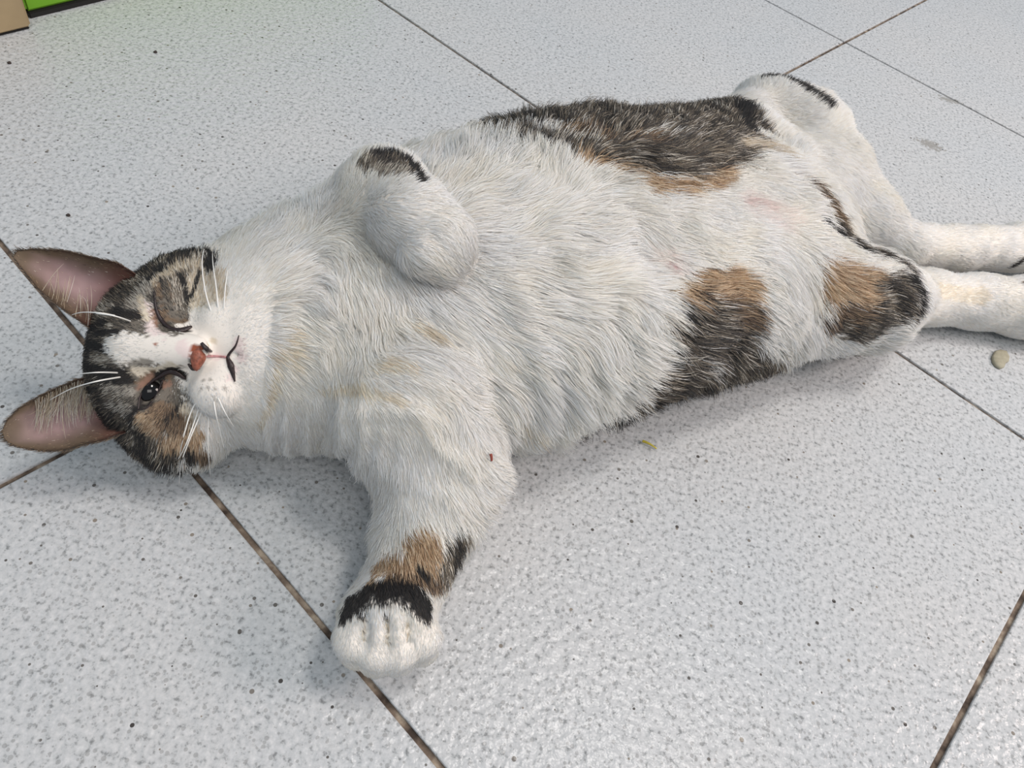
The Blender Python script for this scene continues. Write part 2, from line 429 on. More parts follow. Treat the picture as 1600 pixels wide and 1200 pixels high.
# (class, radius in px, [points as seen in the photograph]) ; later strokes lie over earlier ones
STROKES = [
 # far flank and thigh
 (TABBY, 34, [(765, 195), (850, 195), (930, 205), (1010, 205), (1090, 205), (1150, 205)]),
 (TABBY, 28, [(765, 188), (850, 180), (950, 176), (1050, 166), (1130, 162)]),
 (TABBY, 34, [(950, 225), (1020, 240), (1090, 240), (1140, 225)]),
 (TABBY, 26, [(765, 215), (830, 232), (900, 243), (950, 252)]), (BROWN, 13, [(880, 215), (960, 235), (1010, 225)]), (BROWN, 12, [(1040, 255), (1100, 250)]),
 (TABBY, 26, [(960, 255), (1030, 265), (1090, 262), (1130, 245)]),
 (TABBY, 18, [(1100, 168), (1140, 172)]),
 (TAN, 13, [(905, 262), (960, 272), (1000, 285)]),
 (TAN, 13, [(1005, 292), (1050, 296), (1100, 288), (1125, 272)]),
 (TABBY, 16, [(965, 235), (1010, 248), (1080, 262), (1115, 255)]),
 (DARK, 13, [(1165, 165), (1160, 190), (1168, 205)]),
 (DARK, 10, [(1198, 124), (1225, 124), (1262, 145), (1292, 165)]),
 (CREAM, 14, [(1150, 225), (1190, 232), (1215, 240)]),
 # inner far thigh stripe
 (BROWN, 17, [(1258, 290), (1282, 312), (1302, 338)]),
 (DARK, 6, [(1275, 342), (1310, 365), (1335, 388), (1360, 398)]),
 (TABBY, 9, [(1300, 345), (1330, 380), (1380, 400), (1410, 420)]),
 # near flank
 (TABBY, 40, [(1080, 500), (1140, 530), (1130, 570)]), (TABBY, 30, [(1040, 520), (1050, 580)]),
 (TABBY, 24, [(950, 672), (1000, 635), (1025, 590)]), (TABBY, 30, [(1150, 560), (1195, 570)]), (TABBY, 36, [(1010, 605), (1110, 590), (1180, 572)]),
 (TABBY, 22, [(990, 655), (1060, 630), (1130, 605), (1200, 580)]),
 (DARK, 12, [(895, 697), (960, 676), (1040, 652), (1120, 625), (1200, 590)]),
 (DARK, 8, [(1210, 570), (1260, 562), (1320, 553)]),
 (TAN, 24, [(1090, 440), (1145, 450)]), (TAN, 16, [(1060, 455), (1130, 430), (1165, 450)]),
 (BROWN, 18, [(1130, 475), (1165, 490)]),
 (DARK, 8, [(1052, 482), (1058, 470)]), (DARK, 5, [(1080, 457), (1090, 452)]),
 (WHITE, 20, [(1225, 450), (1232, 500), (1240, 535)]),
 (WHITE, 16, [(1290, 545), (1350, 540), (1385, 530)]),
 # near knee
 (TAN, 32, [(1295, 435), (1350, 450)]), (BROWN, 22, [(1295, 490), (1350, 500)]), (TABBY, 24, [(1375, 455), (1385, 485), (1350, 510)]),
 (TABBY, 12, [(1300, 505), (1320, 520), (1350, 522)]), (TABBY, 17, [(1400, 440), (1407, 480)]), (DARK, 10, [(1412, 430), (1428, 455), (1424, 490)]),
 # near foreleg
 (TAN, 26, [(655, 845), (660, 870)]), (TAN, 20, [(600, 880), (640, 880)]), (TABBY, 23, [(712, 848), (700, 885)]), (BROWN, 14, [(612, 905), (650, 900), (680, 905)]),
 (DARK, 7, [(652, 878), (662, 892)]), (TAN, 9, [(585, 905), (578, 920)]),
 (DARK, 19, [(550, 942), (575, 925), (610, 920), (645, 925), (660, 944)]), (DARK, 9, [(536, 968), (552, 935)]), (DARK, 9, [(664, 935), (668, 962)]),
 # far foreleg: tabby at the outer wrist
 (TABBY, 20, [(575, 262), (610, 255), (640, 270)]), (DARK, 9, [(590, 246), (620, 246), (645, 262), (652, 285)]), (GREY, 12, [(585, 272), (620, 275)]), (TABBY, 9, [(560, 268), (575, 260)]),
 # belly skin showing
 (BLUSH, 30, [(1175, 318), (1215, 335)]), (BLUSH, 20, [(1010, 385), (1042, 412)]), (PINK, 8, [(1160, 312), (1200, 322)]), (NIPPLE, 4.5, [(1038, 409), (1039, 414)]),
 (IVORY, 13, [(590, 568), (630, 572)]), (IVORY, 11, [(640, 505), (668, 520)]), (CREAM, 7, [(655, 500), (662, 522)]), (IVORY, 10, [(800, 645), (840, 665)]), (IVORY, 8, [(445, 510), (450, 560)]), (IVORY, 6, [(408, 660), (424, 600), (428, 540)]), (CREAM, 2.5, [(400, 665), (416, 610), (424, 550)]),
 (IVORY, 8, [(500, 600), (560, 602), (620, 625)]),
 # head: dark cap
 (TABBY, 60, [(160, 450), (150, 540), (170, 620), (230, 660)]),
 (TABBY, 40, [(230, 440), (280, 420)]), (TABBY, 36, [(260, 690), (220, 690)]),
 (GREY, 12, [(225, 455), (210, 480), (235, 485)]),
 (DARK, 6, [(130, 500), (165, 505)]), (DARK, 7, [(183, 487), (196, 492), (222, 495)]), (DARK, 6, [(150, 522), (190, 520)]), (DARK, 7, [(135, 540), (170, 545)]),
 (DARK, 8, [(128, 570), (160, 578), (190, 583)]), (DARK, 8, [(165, 586), (200, 590)]), (DARK, 6, [(135, 610), (190, 600)]),
 (GREY, 7, [(170, 605), (205, 612)]), (GREY, 7, [(180, 630), (210, 640)]), (GREY, 5, [(150, 560), (185, 562)]),
 (DARK, 6, [(205, 405), (240, 398), (300, 396), (335, 400)]), (DARK, 5, [(238, 440), (250, 422), (280, 405), (310, 398)]),
 (CREAM, 9, [(248, 445), (270, 428), (300, 418), (325, 425)]), (CREAM, 14, [(310, 440), (300, 470), (325, 470)]), (CREAM, 16, [(335, 440), (340, 465)]),
 (BROWN, 15, [(262, 455), (275, 475)]), (BROWN, 11, [(265, 490), (285, 498)]), (TABBY, 6, [(258, 440), (262, 470), (270, 495)]), (GREY, 5, [(274, 455), (278, 480)]), (TABBY, 9, [(275, 445), (288, 462), (285, 490)]),
 (DARK, 3, [(280, 432), (290, 455), (292, 475)]), (DARK, 3, [(312, 432), (303, 455), (299, 470)]), (DARK, 7, [(326, 410), (327, 428)]),
 (DARK, 5, [(330, 404), (335, 420)]),
 (DARK, 3.2, [(240, 462), (246, 488), (258, 508), (275, 516), (298, 512)]), (DARK, 5.5, [(270, 517), (292, 516)]), (SKIN, 4, [(240, 488), (243, 508)]),
 (PINK, 7, [(228, 480), (238, 515), (262, 530)]), (CREAM, 5, [(222, 470), (232, 500)]),
 # blaze and muzzle
 (WHITE, 24, [(200, 545), (245, 548), (275, 545)]), (WHITE, 14, [(180, 540), (200, 545)]), (WHITE, 14, [(290, 540), (300, 530)]),
 (PINK, 9, [(285, 540), (296, 556)]), (CREAM, 7, [(215, 580), (250, 577), (270, 570)]), (GREY, 5, [(205, 568), (235, 566)]),
 (WHITE, 33, [(340, 508), (352, 520)]), (WHITE, 32, [(325, 602), (340, 600)]), (WHITE, 26, [(380, 560), (385, 600)]), (WHITE, 26, [(370, 650), (375, 690)]), (WHITE, 24, [(390, 470), (395, 510)]),
 (WHITE, 18, [(372, 440), (385, 470)]), (WHITE, 10, [(300, 575), (315, 580)]),
 # near cheek
 (TAN, 13, [(228, 655), (245, 668)]), (TAN, 11, [(262, 690), (290, 680)]), (CREAM, 10, [(285, 640), (300, 665)]), (BROWN, 15, [(250, 640), (280, 660)]),
 (DARK, 5, [(210, 640), (208, 670), (230, 695)]), (DARK, 9, [(215, 700), (250, 722), (290, 728)]), (DARK, 6, [(298, 695), (300, 715)]), (BROWN, 9, [(312, 700), (320, 715)]),
 (DARK, 4, [(262, 650), (275, 640)]), (TAN, 7, [(305, 690), (312, 675)]), (DARK, 10, [(160, 640), (185, 690)]),
 # near eye surround
 (BROWN, 8, [(222, 600), (240, 585), (262, 583)]), (DARK, 6, [(246, 585), (268, 576), (288, 588)]), (SKIN, 5, [(219, 603), (235, 589)]), (SKIN, 5, [(253, 603), (264, 600)]),
 (DARK, 3.5, [(216, 636), (222, 618), (236, 600), (252, 588)]), (DARK, 3.0, [(216, 638), (232, 634), (246, 612), (254, 592)]),
 # nose and mouth
 (PINK, 5, [(300, 556), (330, 556), (352, 558)]), (RED, 9, [(306, 548), (307, 566)]),
 (DARK, 2.4, [(316, 541), (322, 548), (328, 550)]), (DARK, 3.0, [(299, 563), (304, 569)]), (PINK, 4, [(366, 540), (372, 560)]),
 (PINK, 7, [(372, 535), (376, 560)]), (PINK, 5, [(360, 590), (368, 575)]),
 (CREAM, 5, [(325, 538), (333, 532)]), (RED, 1.6, [(240, 540), (243, 538)]),
 (DARK, 4.5, [(1577, 416), (1590, 409)]), (BROWN, 4, [(1597, 442), (1606, 442)]), (IVORY, 12, [(1470, 455), (1530, 462)]),
 (GREY, 1.4, [(316, 594), (317, 595)]), (GREY, 1.4, [(330, 592), (331, 593)]), (GREY, 1.4, [(343, 596), (344, 597)]), (GREY, 1.4, [(312, 606), (313, 607)]), (GREY, 1.4, [(325, 605), (326, 606)]), (GREY, 1.4, [(338, 608), (339, 609)]), (GREY, 1.4, [(350, 606), (351, 607)]), (GREY, 1.4, [(320, 618), (321, 619)]), (GREY, 1.4, [(334, 620), (335, 621)]),
 # slits between the toes
 (CREAM, 2.6, [(567, 966), (567, 998)]), (CREAM, 2.6, [(605, 968), (605, 1004)]), (CREAM, 2.4, [(636, 968), (637, 994)]), (GREY, 1.2, [(566, 975), (566, 990)]), (GREY, 1.2, [(606, 980), (606, 1000)]), (DARK, 4, [(562, 958), (570, 962)]), (DARK, 3.5, [(600, 958), (605, 962)]),
]
PAL = {  # per class: list of (linear colour, weight)
 WHITE: [(lin((246, 243, 238)), 6), (lin((238, 232, 222)), 3), (lin((250, 249, 247)), 3)],
 TABBY: [(lin((32, 30, 30)), 6), (lin((76, 68, 60)), 4), (lin((136, 124, 108)), 3), (lin((208, 200, 188)), 1.8)],
 DARK: [(lin((24, 22, 23)), 8), (lin((52, 46, 42)), 3), (lin((110, 100, 90)), .5)],
 TAN: [(lin((182, 152, 120)), 5), (lin((208, 186, 158)), 4), (lin((140, 110, 82)), 3), (lin((92, 76, 62)), 1)],
 CREAM: [(lin((214, 200, 178)), 5), (lin((196, 176, 148)), 2), (lin((228, 220, 208)), 3)],
 PINK: [(lin((230, 208, 203)), 4), (lin((236, 224, 218)), 3)],
 GREY: [(lin((160, 150, 138)), 4), (lin((205, 198, 186)), 3), (lin((70, 62, 56)), 4)],
 RED: [(lin((156, 86, 58)), 4), (lin((120, 58, 44)), 2)],
 SKIN: [(lin((136, 100, 84)), 3), (lin((100, 72, 60)), 2), (lin((170, 140, 120)), 2)],
 BROWN: [(lin((100, 80, 64)), 5), (lin((158, 134, 108)), 4), (lin((48, 40, 36)), 4)],
 BLUSH: [(lin((242, 230, 224)), 4), (lin((246, 240, 234)), 3)],
 IVORY: [(lin((240, 228, 208)), 4), (lin((230, 214, 190)), 2), (lin((246, 240, 230)), 4)],
 NIPPLE: [(lin((206, 158, 160)), 4)],
}
prep = []
for cl, r, pts in STROKES:
    q = []; rr = []
    for x, y in pts:
        h = hit(x, y)
        if h is None: continue
        q.append(h[0]); rr.append(r*np.linalg.norm(h[0]-CAM)/FPX)
    if q: prep.append((cl, q, rr))
PERP = np.array([-dirs[1], dirs[0], 0])
def classify(P, Ln=None):
    out = np.zeros(len(P), np.int8)
    Ln = np.full(len(P), .006) if Ln is None else Ln
    warp = np.stack([noise3(P, 160, 1+i)*.0020+noise3(P, 520, 5+i)*.0009 for i in range(3)], 1)
    off = (warp+rng.normal(0, .0011, P.shape))*np.clip(Ln/.010, .25, 1.3)[:, None]
    Q = P+off
    ax = (P-W(700, 560, 0))@dirs; lat = (P-stations[4][0])@PERP; loc = (P-HC)@HR
    trunk = (ax > .02) & (ax < .26) & (np.abs(lat) < .135)
    out[trunk & (Q[:, 2] < .016+.006*noise3(P, 60, 9))] = TABBY
    out[(ax > .075) & (ax < .222) & (lat > .03) & (lat < .2) & (Q[:, 2] < .056)] = TABBY
    out[(ax+off[:, 0] > .03) & (ax+off[:, 1]*2 < .215) & (lat+off[:, 2]*1.5 > .036+.28*np.clip(.09-ax, 0, 1)) & (lat < .2)] = TABBY
    out[(ax > .065) & (ax < .24) & (lat < -.03) & (lat > -.135) & (Q[:, 2] < .026)] = TABBY
    hd = np.linalg.norm(P-HC, axis=1) < .062
    out[hd & (loc[:, 1]+off[:, 1]*2 > -.004)] = TABBY
    out[hd & (loc[:, 2] < -.012) & (loc[:, 1] > -.006)] = TABBY
    soft = rng.normal(0, .13, len(P))
    for cl, q, rr in prep:
        if len(q) == 1: q = q*2; rr = rr*2
        best = np.zeros(len(P), bool)
        for a, b, ra, rb in zip(q[:-1], q[1:], rr[:-1], rr[1:]):
            k = min(1, max(ra, rb)/.006)
            R_ = max(ra, rb)+.010
            lo, hi = np.minimum(a, b)-R_, np.maximum(a, b)+R_
            ii = np.nonzero(np.all((P > lo) & (P < hi), axis=1))[0]
            if not len(ii): continue
            X = P[ii]+off[ii]*k
            ab = b-a; t = np.clip(((X-a)@ab)/(ab@ab+1e-12), 0, 1)
            d = np.linalg.norm(X-(a+t[:, None]*ab), axis=1)
            best[ii[d < (ra+(rb-ra)*t)*(1+soft[ii]*k)]] = True
        out[best] = cl
    return out

# ------------------------------------------------------------------ lie of the fur: (x, y, dx, dy, length mm, lift, sigma px)
GUIDES = [
 (440, 420, .8, -.3, 9, .3), (470, 340, .3, -.8, 9, .35), (400, 470, 1, -.1, 9, .3), (430, 560, 1, .2, 9, .3), (430, 660, .3, 1, 4.2, .3), (430, 610, .4, 1, 4.2, .3), (480, 660, .25, 1, 4.2, .3), (500, 700, .25, 1, 5, .35), (540, 660, .25, 1, 4.2, .3), (560, 740, .25, 1, 7, .4), (440, 700, .3, 1, 6, .35),
 (560, 480, .1, .9, 12, .35), (500, 520, .3, 1, 10, .35), (520, 440, .3, .8, 12, .35), (580, 640, .8, .7, 4.5, .3), (620, 690, .4, 1, 5, .3), (640, 620, .8, .6, 5, .3), (640, 560, 1, .4, 9, .3), (700, 520, 1, .5, 14, .35), (680, 470, .8, .7, 13, .3),
 (780, 450, 1, .2, 15, .35), (800, 330, 1, -.3, 15, .35), (760, 250, .6, -1, 16, .45), (860, 260, .4, -1, 12, .4), (700, 260, .5, -.8, 14, .4), (660, 225, .5, -.8, 12, .4),
 (780, 190, -.25, -1, 13, .5), (860, 175, -.1, -1, 13, .5), (950, 185, .3, -1, 14, .45), (1040, 175, .5, -.7, 10, .35), (1120, 190, .9, -.4, 9, .3), (1060, 240, 1, -.2, 14, .35), (1000, 260, .7, .3, 16, .4), (930, 225, .7, -.6, 12, .45),
 (900, 380, 1, .1, 15, .35), (980, 340, 1, .3, 14, .35), (1050, 350, 1, .3, 9, .35), (1040, 410, 1, .4, 7, .3), (1190, 320, 1, .3, 6, .3), (1130, 390, .9, .5, 9, .3),
 (850, 500, 1, .5, 16, .35), (930, 560, 1, .7, 18, .4), (820, 600, .9, .9, 17, .4), (760, 620, .9, .8, 10, .35), (880, 660, .5, 1, 13, .45), (960, 640, .8, .9, 13, .4), (1000, 560, 1, .8, 18, .4),
 (1060, 520, 1, .8, 17, .4), (1110, 560, 1, .7, 14, .4), (1130, 600, .9, .6, 12, .4), (1180, 540, .8, .5, 12, .35), (1110, 450, 1, -.3, 13, .35), (1160, 470, 1, .3, 11, .35), (1050, 640, .7, .7, 12, .4), (1240, 480, .2, 1, 12, .35), (1230, 550, .4, 1, 12, .4),
 (1330, 450, 1, .25, 10, .35), (1380, 460, 1, .2, 9, .4), (1370, 510, .9, .5, 9, .4), (1310, 540, .9, .5, 8, .3), (1260, 320, .9, .6, 12, .35), (1320, 370, .9, .7, 9, .35), (1200, 250, 1, .3, 12, .35),
 (1230, 180, .9, .3, 6, .4), (1200, 125, .7, -.6, 6, .5), (1290, 160, .7, -.2, 6, .4), (1350, 260, .7, .6, 6, .25), (1400, 350, .8, .6, 6, .25), (1160, 190, .3, -1, 8, .4),
 (1480, 390, 1, 0, 4, .2), (1590, 390, 1, 0, 4, .2), (1480, 465, 1, .1, 4, .2), (1590, 480, 1, .1, 4, .2),
 (640, 700, .3, 1, 7, .25), (740, 700, .5, 1, 7, .25), (650, 780, .1, 1, 7, .25), (600, 780, -.3, .8, 9, .35), (780, 770, .7, .8, 9, .4), (720, 820, .5, 1, 7, .35), (640, 860, -.3, 1, 6, .3), (700, 870, .2, 1, 6, .35), (600, 920, -.3, 1, 4.5, .3), (560, 980, 0, 1, 2.2, .25), (600, 1010, 0, 1, 2.0, .22), (600, 970, 0, 1, 2.6, .25), (650, 990, .1, 1, 2.2, .25), (600, 1045, 0, 1, 2.2, .3),
 (540, 320, .5, -.7, 5, .3), (590, 330, 1, .5, 5, .25), (650, 330, 1, .7, 4.5, .25), (700, 380, .8, .6, 3.5, .25), (620, 400, .7, .8, 8, .35), (560, 370, .5, .9, 9, .35), (610, 260, .4, -.9, 5, .45), (650, 280, .6, -.6, 5, .45), (575, 270, .1, -1, 5, .4),
]
gp, gd, gl, gf = [], [], [], []
for x, y, dx, dy, L_, lf in GUIDES:
    h = hit(x, y)
    if h is None: continue
    p, n = h; r = ray(x+dx*4, y+dy*4); den = r@n
    if abs(den) < .12: v = rt*dx-up*dy
    else: v = CAM+r*(((p-CAM)@n)/den)-p
    v = unit(v)-n*(unit(v)@n); gp.append(p); gd.append(unit(v)); gl.append(L_*.001); gf.append(lf)
gp, gd, gl, gf = map(np.array, (gp, gd, gl, gf))
NOSE = hp(0, -.0110, .028)
def comb(P, N):
    D = np.zeros_like(P); Ln = np.zeros(len(P)); Lf = np.zeros(len(P)); Wt = np.zeros(len(P))
    for p, d, l, f in zip(gp, gd, gl, gf):
        r2 = ((P-p)**2).sum(1); wgt = np.exp(-r2/(2*.011**2))+1e-3/(1+r2/.03**2)**2
        D += wgt[:, None]*d; Ln += wgt*l; Lf += wgt*f; Wt += wgt
    D /= Wt[:, None]; Ln /= Wt; Lf /= Wt
    # head: away from the nose
    dh = P-NOSE; dist = np.linalg.norm(dh, axis=1)
    Dh = dh/(dist[:, None]+1e-9)
    lh = np.interp(dist, [0, .008, .02, .035, .055, .075], [.0007, .0012, .0022, .0042, .0075, .0095])
    loc = (P-HC)@HR
    lh = lh*np.where((loc[:, 1] > .002), .78, 1)
    wh = 1-sstep(.049, .064, np.linalg.norm(P-HC, axis=1)+np.where(loc[:, 1] < -.035, .012, 0))
    D = D*(1-wh)[:, None]+Dh*wh[:, None]; Ln = Ln*(1-wh)+lh*wh; Lf = Lf*(1-wh)+.22*wh
    jit = np.stack([noise3(P, 55, 21+i) for i in range(3)], 1)*.45*(1-wh)[:, None]+np.stack([noise3(P, 150, 31+i) for i in range(3)], 1)*.25
    D = D/(np.linalg.norm(D, axis=1)[:, None]+1e-9)+jit
    D -= N*(D*N).sum(1)[:, None]; D /= np.linalg.norm(D, axis=1)[:, None]+1e-9
    return D, Ln, Lf, wh

def sample(V, Q, dens):            # dens: hairs per square metre at each vertex
    T = np.concatenate([Q[:, [0, 1, 2]], Q[:, [0, 2, 3]]])
    A, B, C = V[T[:, 0]], V[T[:, 1]], V[T[:, 2]]
    cr = np.cross(B-A, C-A); ar = np.linalg.norm(cr, axis=1)/2
    ex = ar*dens[T].mean(1); n = rng.poisson(ex)
    ti = np.repeat(np.arange(len(T)), n); r1 = np.sqrt(rng.random(len(ti))); r2 = rng.random(len(ti))
    P = A[ti]*(1-r1)[:, None]+B[ti]*(r1*(1-r2))[:, None]+C[ti]*(r1*r2)[:, None]
    return P, T[ti], np.stack([1-r1, r1*(1-r2), r1*r2], 1)
def vnormals(V, Q):
    N = np.zeros_like(V); fn = np.cross(V[Q[:, 2]]-V[Q[:, 0]], V[Q[:, 3]]-V[Q[:, 1]])
    for k in range(4): np.add.at(N, Q[:, k], fn)
    return N/(np.linalg.norm(N, axis=1)[:, None]+1e-12)

# skin mesh
def skin_material():
    m, nt, b = new_mat('cat_skin'); L = nt.links.new
    a = node(nt, 'ShaderNodeAttribute', attribute_name='coat'); L(a.outputs['Color'], b.inputs['Base Color'])
    b.inputs['Roughness'].default_value = .62; b.inputs['Specular IOR Level'].default_value = .25
    return m
def fur_material():
    m = bpy.data.materials.new('cat_fur'); m.use_nodes = True; nt = m.node_tree; nt.nodes.clear(); L = nt.links.new
    out = node(nt, 'ShaderNodeOutputMaterial')
    a = node(nt, 'ShaderNodeAttribute', attribute_name='coat'); n = node(nt, 'ShaderNodeAttribute', attribute_name='skin_normal')
    d1 = node(nt, 'ShaderNodeBsdfDiffuse'); L(a.outputs['Color'], d1.inputs['Color']); L(n.outputs['Vector'], d1.inputs['Normal'])
    d2 = node(nt, 'ShaderNodeBsdfDiffuse'); L(a.outputs['Color'], d2.inputs['Color'])
    mx = node(nt, 'ShaderNodeMixShader'); mx.inputs[0].default_value = .25; L(d1.outputs[0], mx.inputs[1]); L(d2.outputs[0], mx.inputs[2])
    h = node(nt, 'ShaderNodeBsdfHair', component='Reflection'); h.inputs['Color'].default_value = (.9, .9, .9, 1); h.inputs['RoughnessU'].default_value = .35; h.inputs['RoughnessV'].default_value = .6
    m2 = node(nt, 'ShaderNodeMixShader'); m2.inputs[0].default_value = .05; L(mx.outputs[0], m2.inputs[1]); L(h.outputs[0], m2.inputs[2])
    L(m2.outputs[0], out.inputs[0])
    return m
SKIN_M, FUR_M = skin_material(), fur_material()
BASE = np.array([np.average([c for c, _ in PAL[k]], axis=0, weights=[x for _, x in PAL[k]]) for k in range(13)])
def paint(o, cols):
    at = o.data.color_attributes.new('coat', 'FLOAT_COLOR', 'POINT')
    at.data.foreach_set('color', np.concatenate([cols, np.ones((len(cols), 1))], 1).astype(np.float32).ravel())

cat = mesh_obj('cat', BV, BQ, SKIN_M)
tag(cat, label='white, tabby and tan cat lying on its back on the tiles', category='cat', kind='thing')
BN = vnormals(BV, BQ)
bcl = classify(BV)
bc = BASE[bcl].copy()
bc[bcl == WHITE] *= np.array([.93, .88, .84])
paint(cat, bc)

ears = []
for nm, (V, Q, UV, inner) in (('ear', EAR_F), ('ear', EAR_N)):
    o = mesh_obj('ear', V, Q, SKIN_M, cat)
    v, u = UV[:, 0], UV[:, 1]
    edge = np.minimum(np.minimum(u, 1-u)*2.2, (1-v)*1.6)
    k = sstep(.08, .85, edge+.10*noise3(V, 260, 3))[:, None]
    pinkc = lin((160, 134, 134)); rimc = lin((104, 88, 72)); deep = lin((112, 70, 62))
    c = rimc*(1-k)+pinkc*k
    dd = sstep(.35, .05, v)[:, None]*.75; c = c*(1-dd)+deep*dd
    c = np.where(inner[:, None] > 0, c, lin((92, 76, 62))[None])
    c = c*(1+.12*noise3(V, 420, 8)[:, None])
    paint(o, np.clip(c, 0, 1)); ears.append((V, Q, UV, inner, vnormals(V, Q)))

# eyeball in the half-open eye
def sphere(c, r, nu=28, nv=16):
    V, Q = [], []
    for i in range(nv+1):
        for j in range(nu):
            a, b = math.pi*i/nv, 2*math.pi*j/nu; V.append(c+r*np.array([math.sin(a)*math.cos(b), math.sin(a)*math.sin(b), math.cos(a)]))
    for i in range(nv):
        for j in range(nu): Q.append((i*nu+j, (i+1)*nu+j, (i+1)*nu+(j+1) % nu, i*nu+(j+1) % nu))
    return V, Q
m, nt, b = new_mat('eye_gloss'); b.inputs['Base Color'].default_value = (.006, .005, .005, 1); b.inputs['Roughness'].default_value = .05; b.inputs['Specular IOR Level'].default_value = .35
V, Q = sphere(*EYEBALL); e = mesh_obj('eye', V, Q, m, cat)

# ------------------------------------------------------------------ fur
def build_fur():
    hd = np.linalg.norm(BV-HC, axis=1)
    D0, L0, _, _ = comb(BV, BN)
    dens = np.interp(L0, [.001, .003, .006, .012, .018], [9.5e6, 7.5e6, 4.2e6, 2.6e6, 2.2e6])*1.0
    dens[hd < .07] *= 1.15
    dens[BV[:, 2] < .0022] = 0
    # bare: nose leather, eye opening, mouth line
    def bare(P):
        c = np.linalg.norm((P-eN)@RE/np.array([.0064, .0026, .006]), axis=1) < 1
        nz = np.linalg.norm((P-hp(0, -.0120, .0300))@HR/np.array([.0056, .0040, .006]), axis=1) < 1
        return c | nz
    P, T, w3 = sample(BV, BQ, dens)
    keep = ~bare(P); P, T, w3 = P[keep], T[keep], w3[keep]
    N = (BN[T]*w3[..., None]).sum(1); N /= np.linalg.norm(N, axis=1)[:, None]
    D, Ln, Lf, wh = comb(P, N)
    cl = classify(P, Ln)
    # under-side parts that meet the floor stay short
    Ln = Ln*rng.uniform(.65, 1.15, len(P))*(.55+.45*sstep(.001, .02, P[:, 2]))
    eyed = np.linalg.norm(P-eN, axis=1); Ln *= .6+.4*sstep(.003, .012, eyed)
    Ln[cl == RED] *= .3
    parts = [(P, N, D, Ln, Lf, cl, wh)]
    for (V, Q, UV, inner, VN), far in zip(ears, (True, False)):
        dn = np.where(inner > 0, 1.6e6, 3.2e6)*np.where(UV[:, 0] < .04, .4, 1)
        edge = np.minimum(np.minimum(UV[:, 1], 1-UV[:, 1])*2.2, (1-UV[:, 0])*1.6)
        dn = np.where((inner > 0) & (edge < .3), 3.6e6, dn)
        P, T, w3 = sample(V, Q, dn)
        N = (VN[T]*w3[..., None]).sum(1); N /= np.linalg.norm(N, axis=1)[:, None]+1e-9
        uv = (UV[T]*w3[..., None]).sum(1); inn = inner[T].mean(1) > .5
        tip = V[np.argmax(UV[:, 0])]; base = V[(UV[:, 0] == 0)].mean(0)
        D = np.repeat(unit(tip-base)[None], len(P), 0)+rng.normal(0, .15, P.shape); D -= N*(D*N).sum(1)[:, None]; D /= np.linalg.norm(D, axis=1)[:, None]
        ed = np.minimum(np.minimum(uv[:, 1], 1-uv[:, 1])*2.2, (1-uv[:, 0])*1.6)
        Ln = np.where(inn, .0016, .0030)*rng.uniform(.6, 1.2, len(P))
        cl = np.where(inn, np.where(ed < .3, BROWN, CREAM), BROWN)
        thin = inn & (ed >= .3) & (rng.random(len(P)) < .72)
        # long pale tufts from the inner edge
        tu = inn & (uv[:, 0] < .62) & (uv[:, 0] > .05) & ((uv[:, 1] < .26) if not far else (uv[:, 1] > .82)) & (rng.random(len(P)) < (.40 if not far else .035))
        Ln = np.where(tu, rng.uniform(.007, .012, len(P)), Ln); cl = np.where(tu, CREAM, cl)
        across = unit(V[(UV[:, 1] == 1)].mean(0)-V[(UV[:, 1] == 0)].mean(0))*(1 if not far else -1)
        D[tu] = unit(across*.9+unit(tip-base)*.35)+rng.normal(0, .12, (tu.sum(), 3))
        Lf = np.where(tu, .35, .22)
        k = ~thin | tu
        parts.append((P[k], N[k], D[k], Ln[k], Lf[k], cl[k], np.ones(k.sum())))
    P, N, D, Ln, Lf, cl, wh = [np.concatenate([p[i] for p in parts]) for i in range(7)]
    n = len(P); K = 6
    s = np.linspace(0, 1, K)
    # shape: rises from the skin then lies down along the comb direction
    D = D+rng.normal(0, .13, D.shape); D /= np.linalg.norm(D, axis=1)[:, None]
    curl = np.stack([noise3(P, 130, 41+i) for i in range(3)], 1)*.30
    lift = (Lf*rng.uniform(.6, 1.5, n))[:, None, None]
    up_ = (1.5*s-.95*s**2)[None, :, None]*lift
    pts = P[:, None]-N[:, None]*.0004+Ln[:, None, None]*(D[:, None]*(s**1.05)[None, :, None]+N[:, None]*up_*1.2+curl[:, None]*(s**2)[None, :, None]*np.clip(Ln/.012, 0, 1)[:, None, None])
    # clumps
    idx = rng.choice(n, n//42, replace=False)
    kd = KDTree(len(idx))
    for i, j in enumerate(idx): kd.insert(P[j], i)
    kd.balance()
    near = np.array([idx[kd.find(p)[1]] for p in P])
    ok = ((N*N[near]).sum(1) > .5) & (np.linalg.norm(P-P[near], axis=1) < .012)
    amt = np.clip(Ln/.014, .12, 1)*.55*ok*rng.uniform(.5, 1.1, n)
    off = pts[near]-P[near][:, None]
    target = P[near][:, None]+off*(Ln/Ln[near])[:, None, None]
    sw = (s**1.4)[None, :, None]*amt[:, None, None]
    pts = pts*(1-sw)+target*sw
    pts[:, :, 2] = np.maximum(pts[:, :, 2], .0006)
    # colours
    col = np.zeros((n, K, 3)); pick = rng.random(n)
    clump_tone = noise3(P, 240, 77)*.5+noise3(P, 90, 78)*.5
    stripe = np.sin((P@dirs)*520+noise3(P, 45, 60)*3.5)
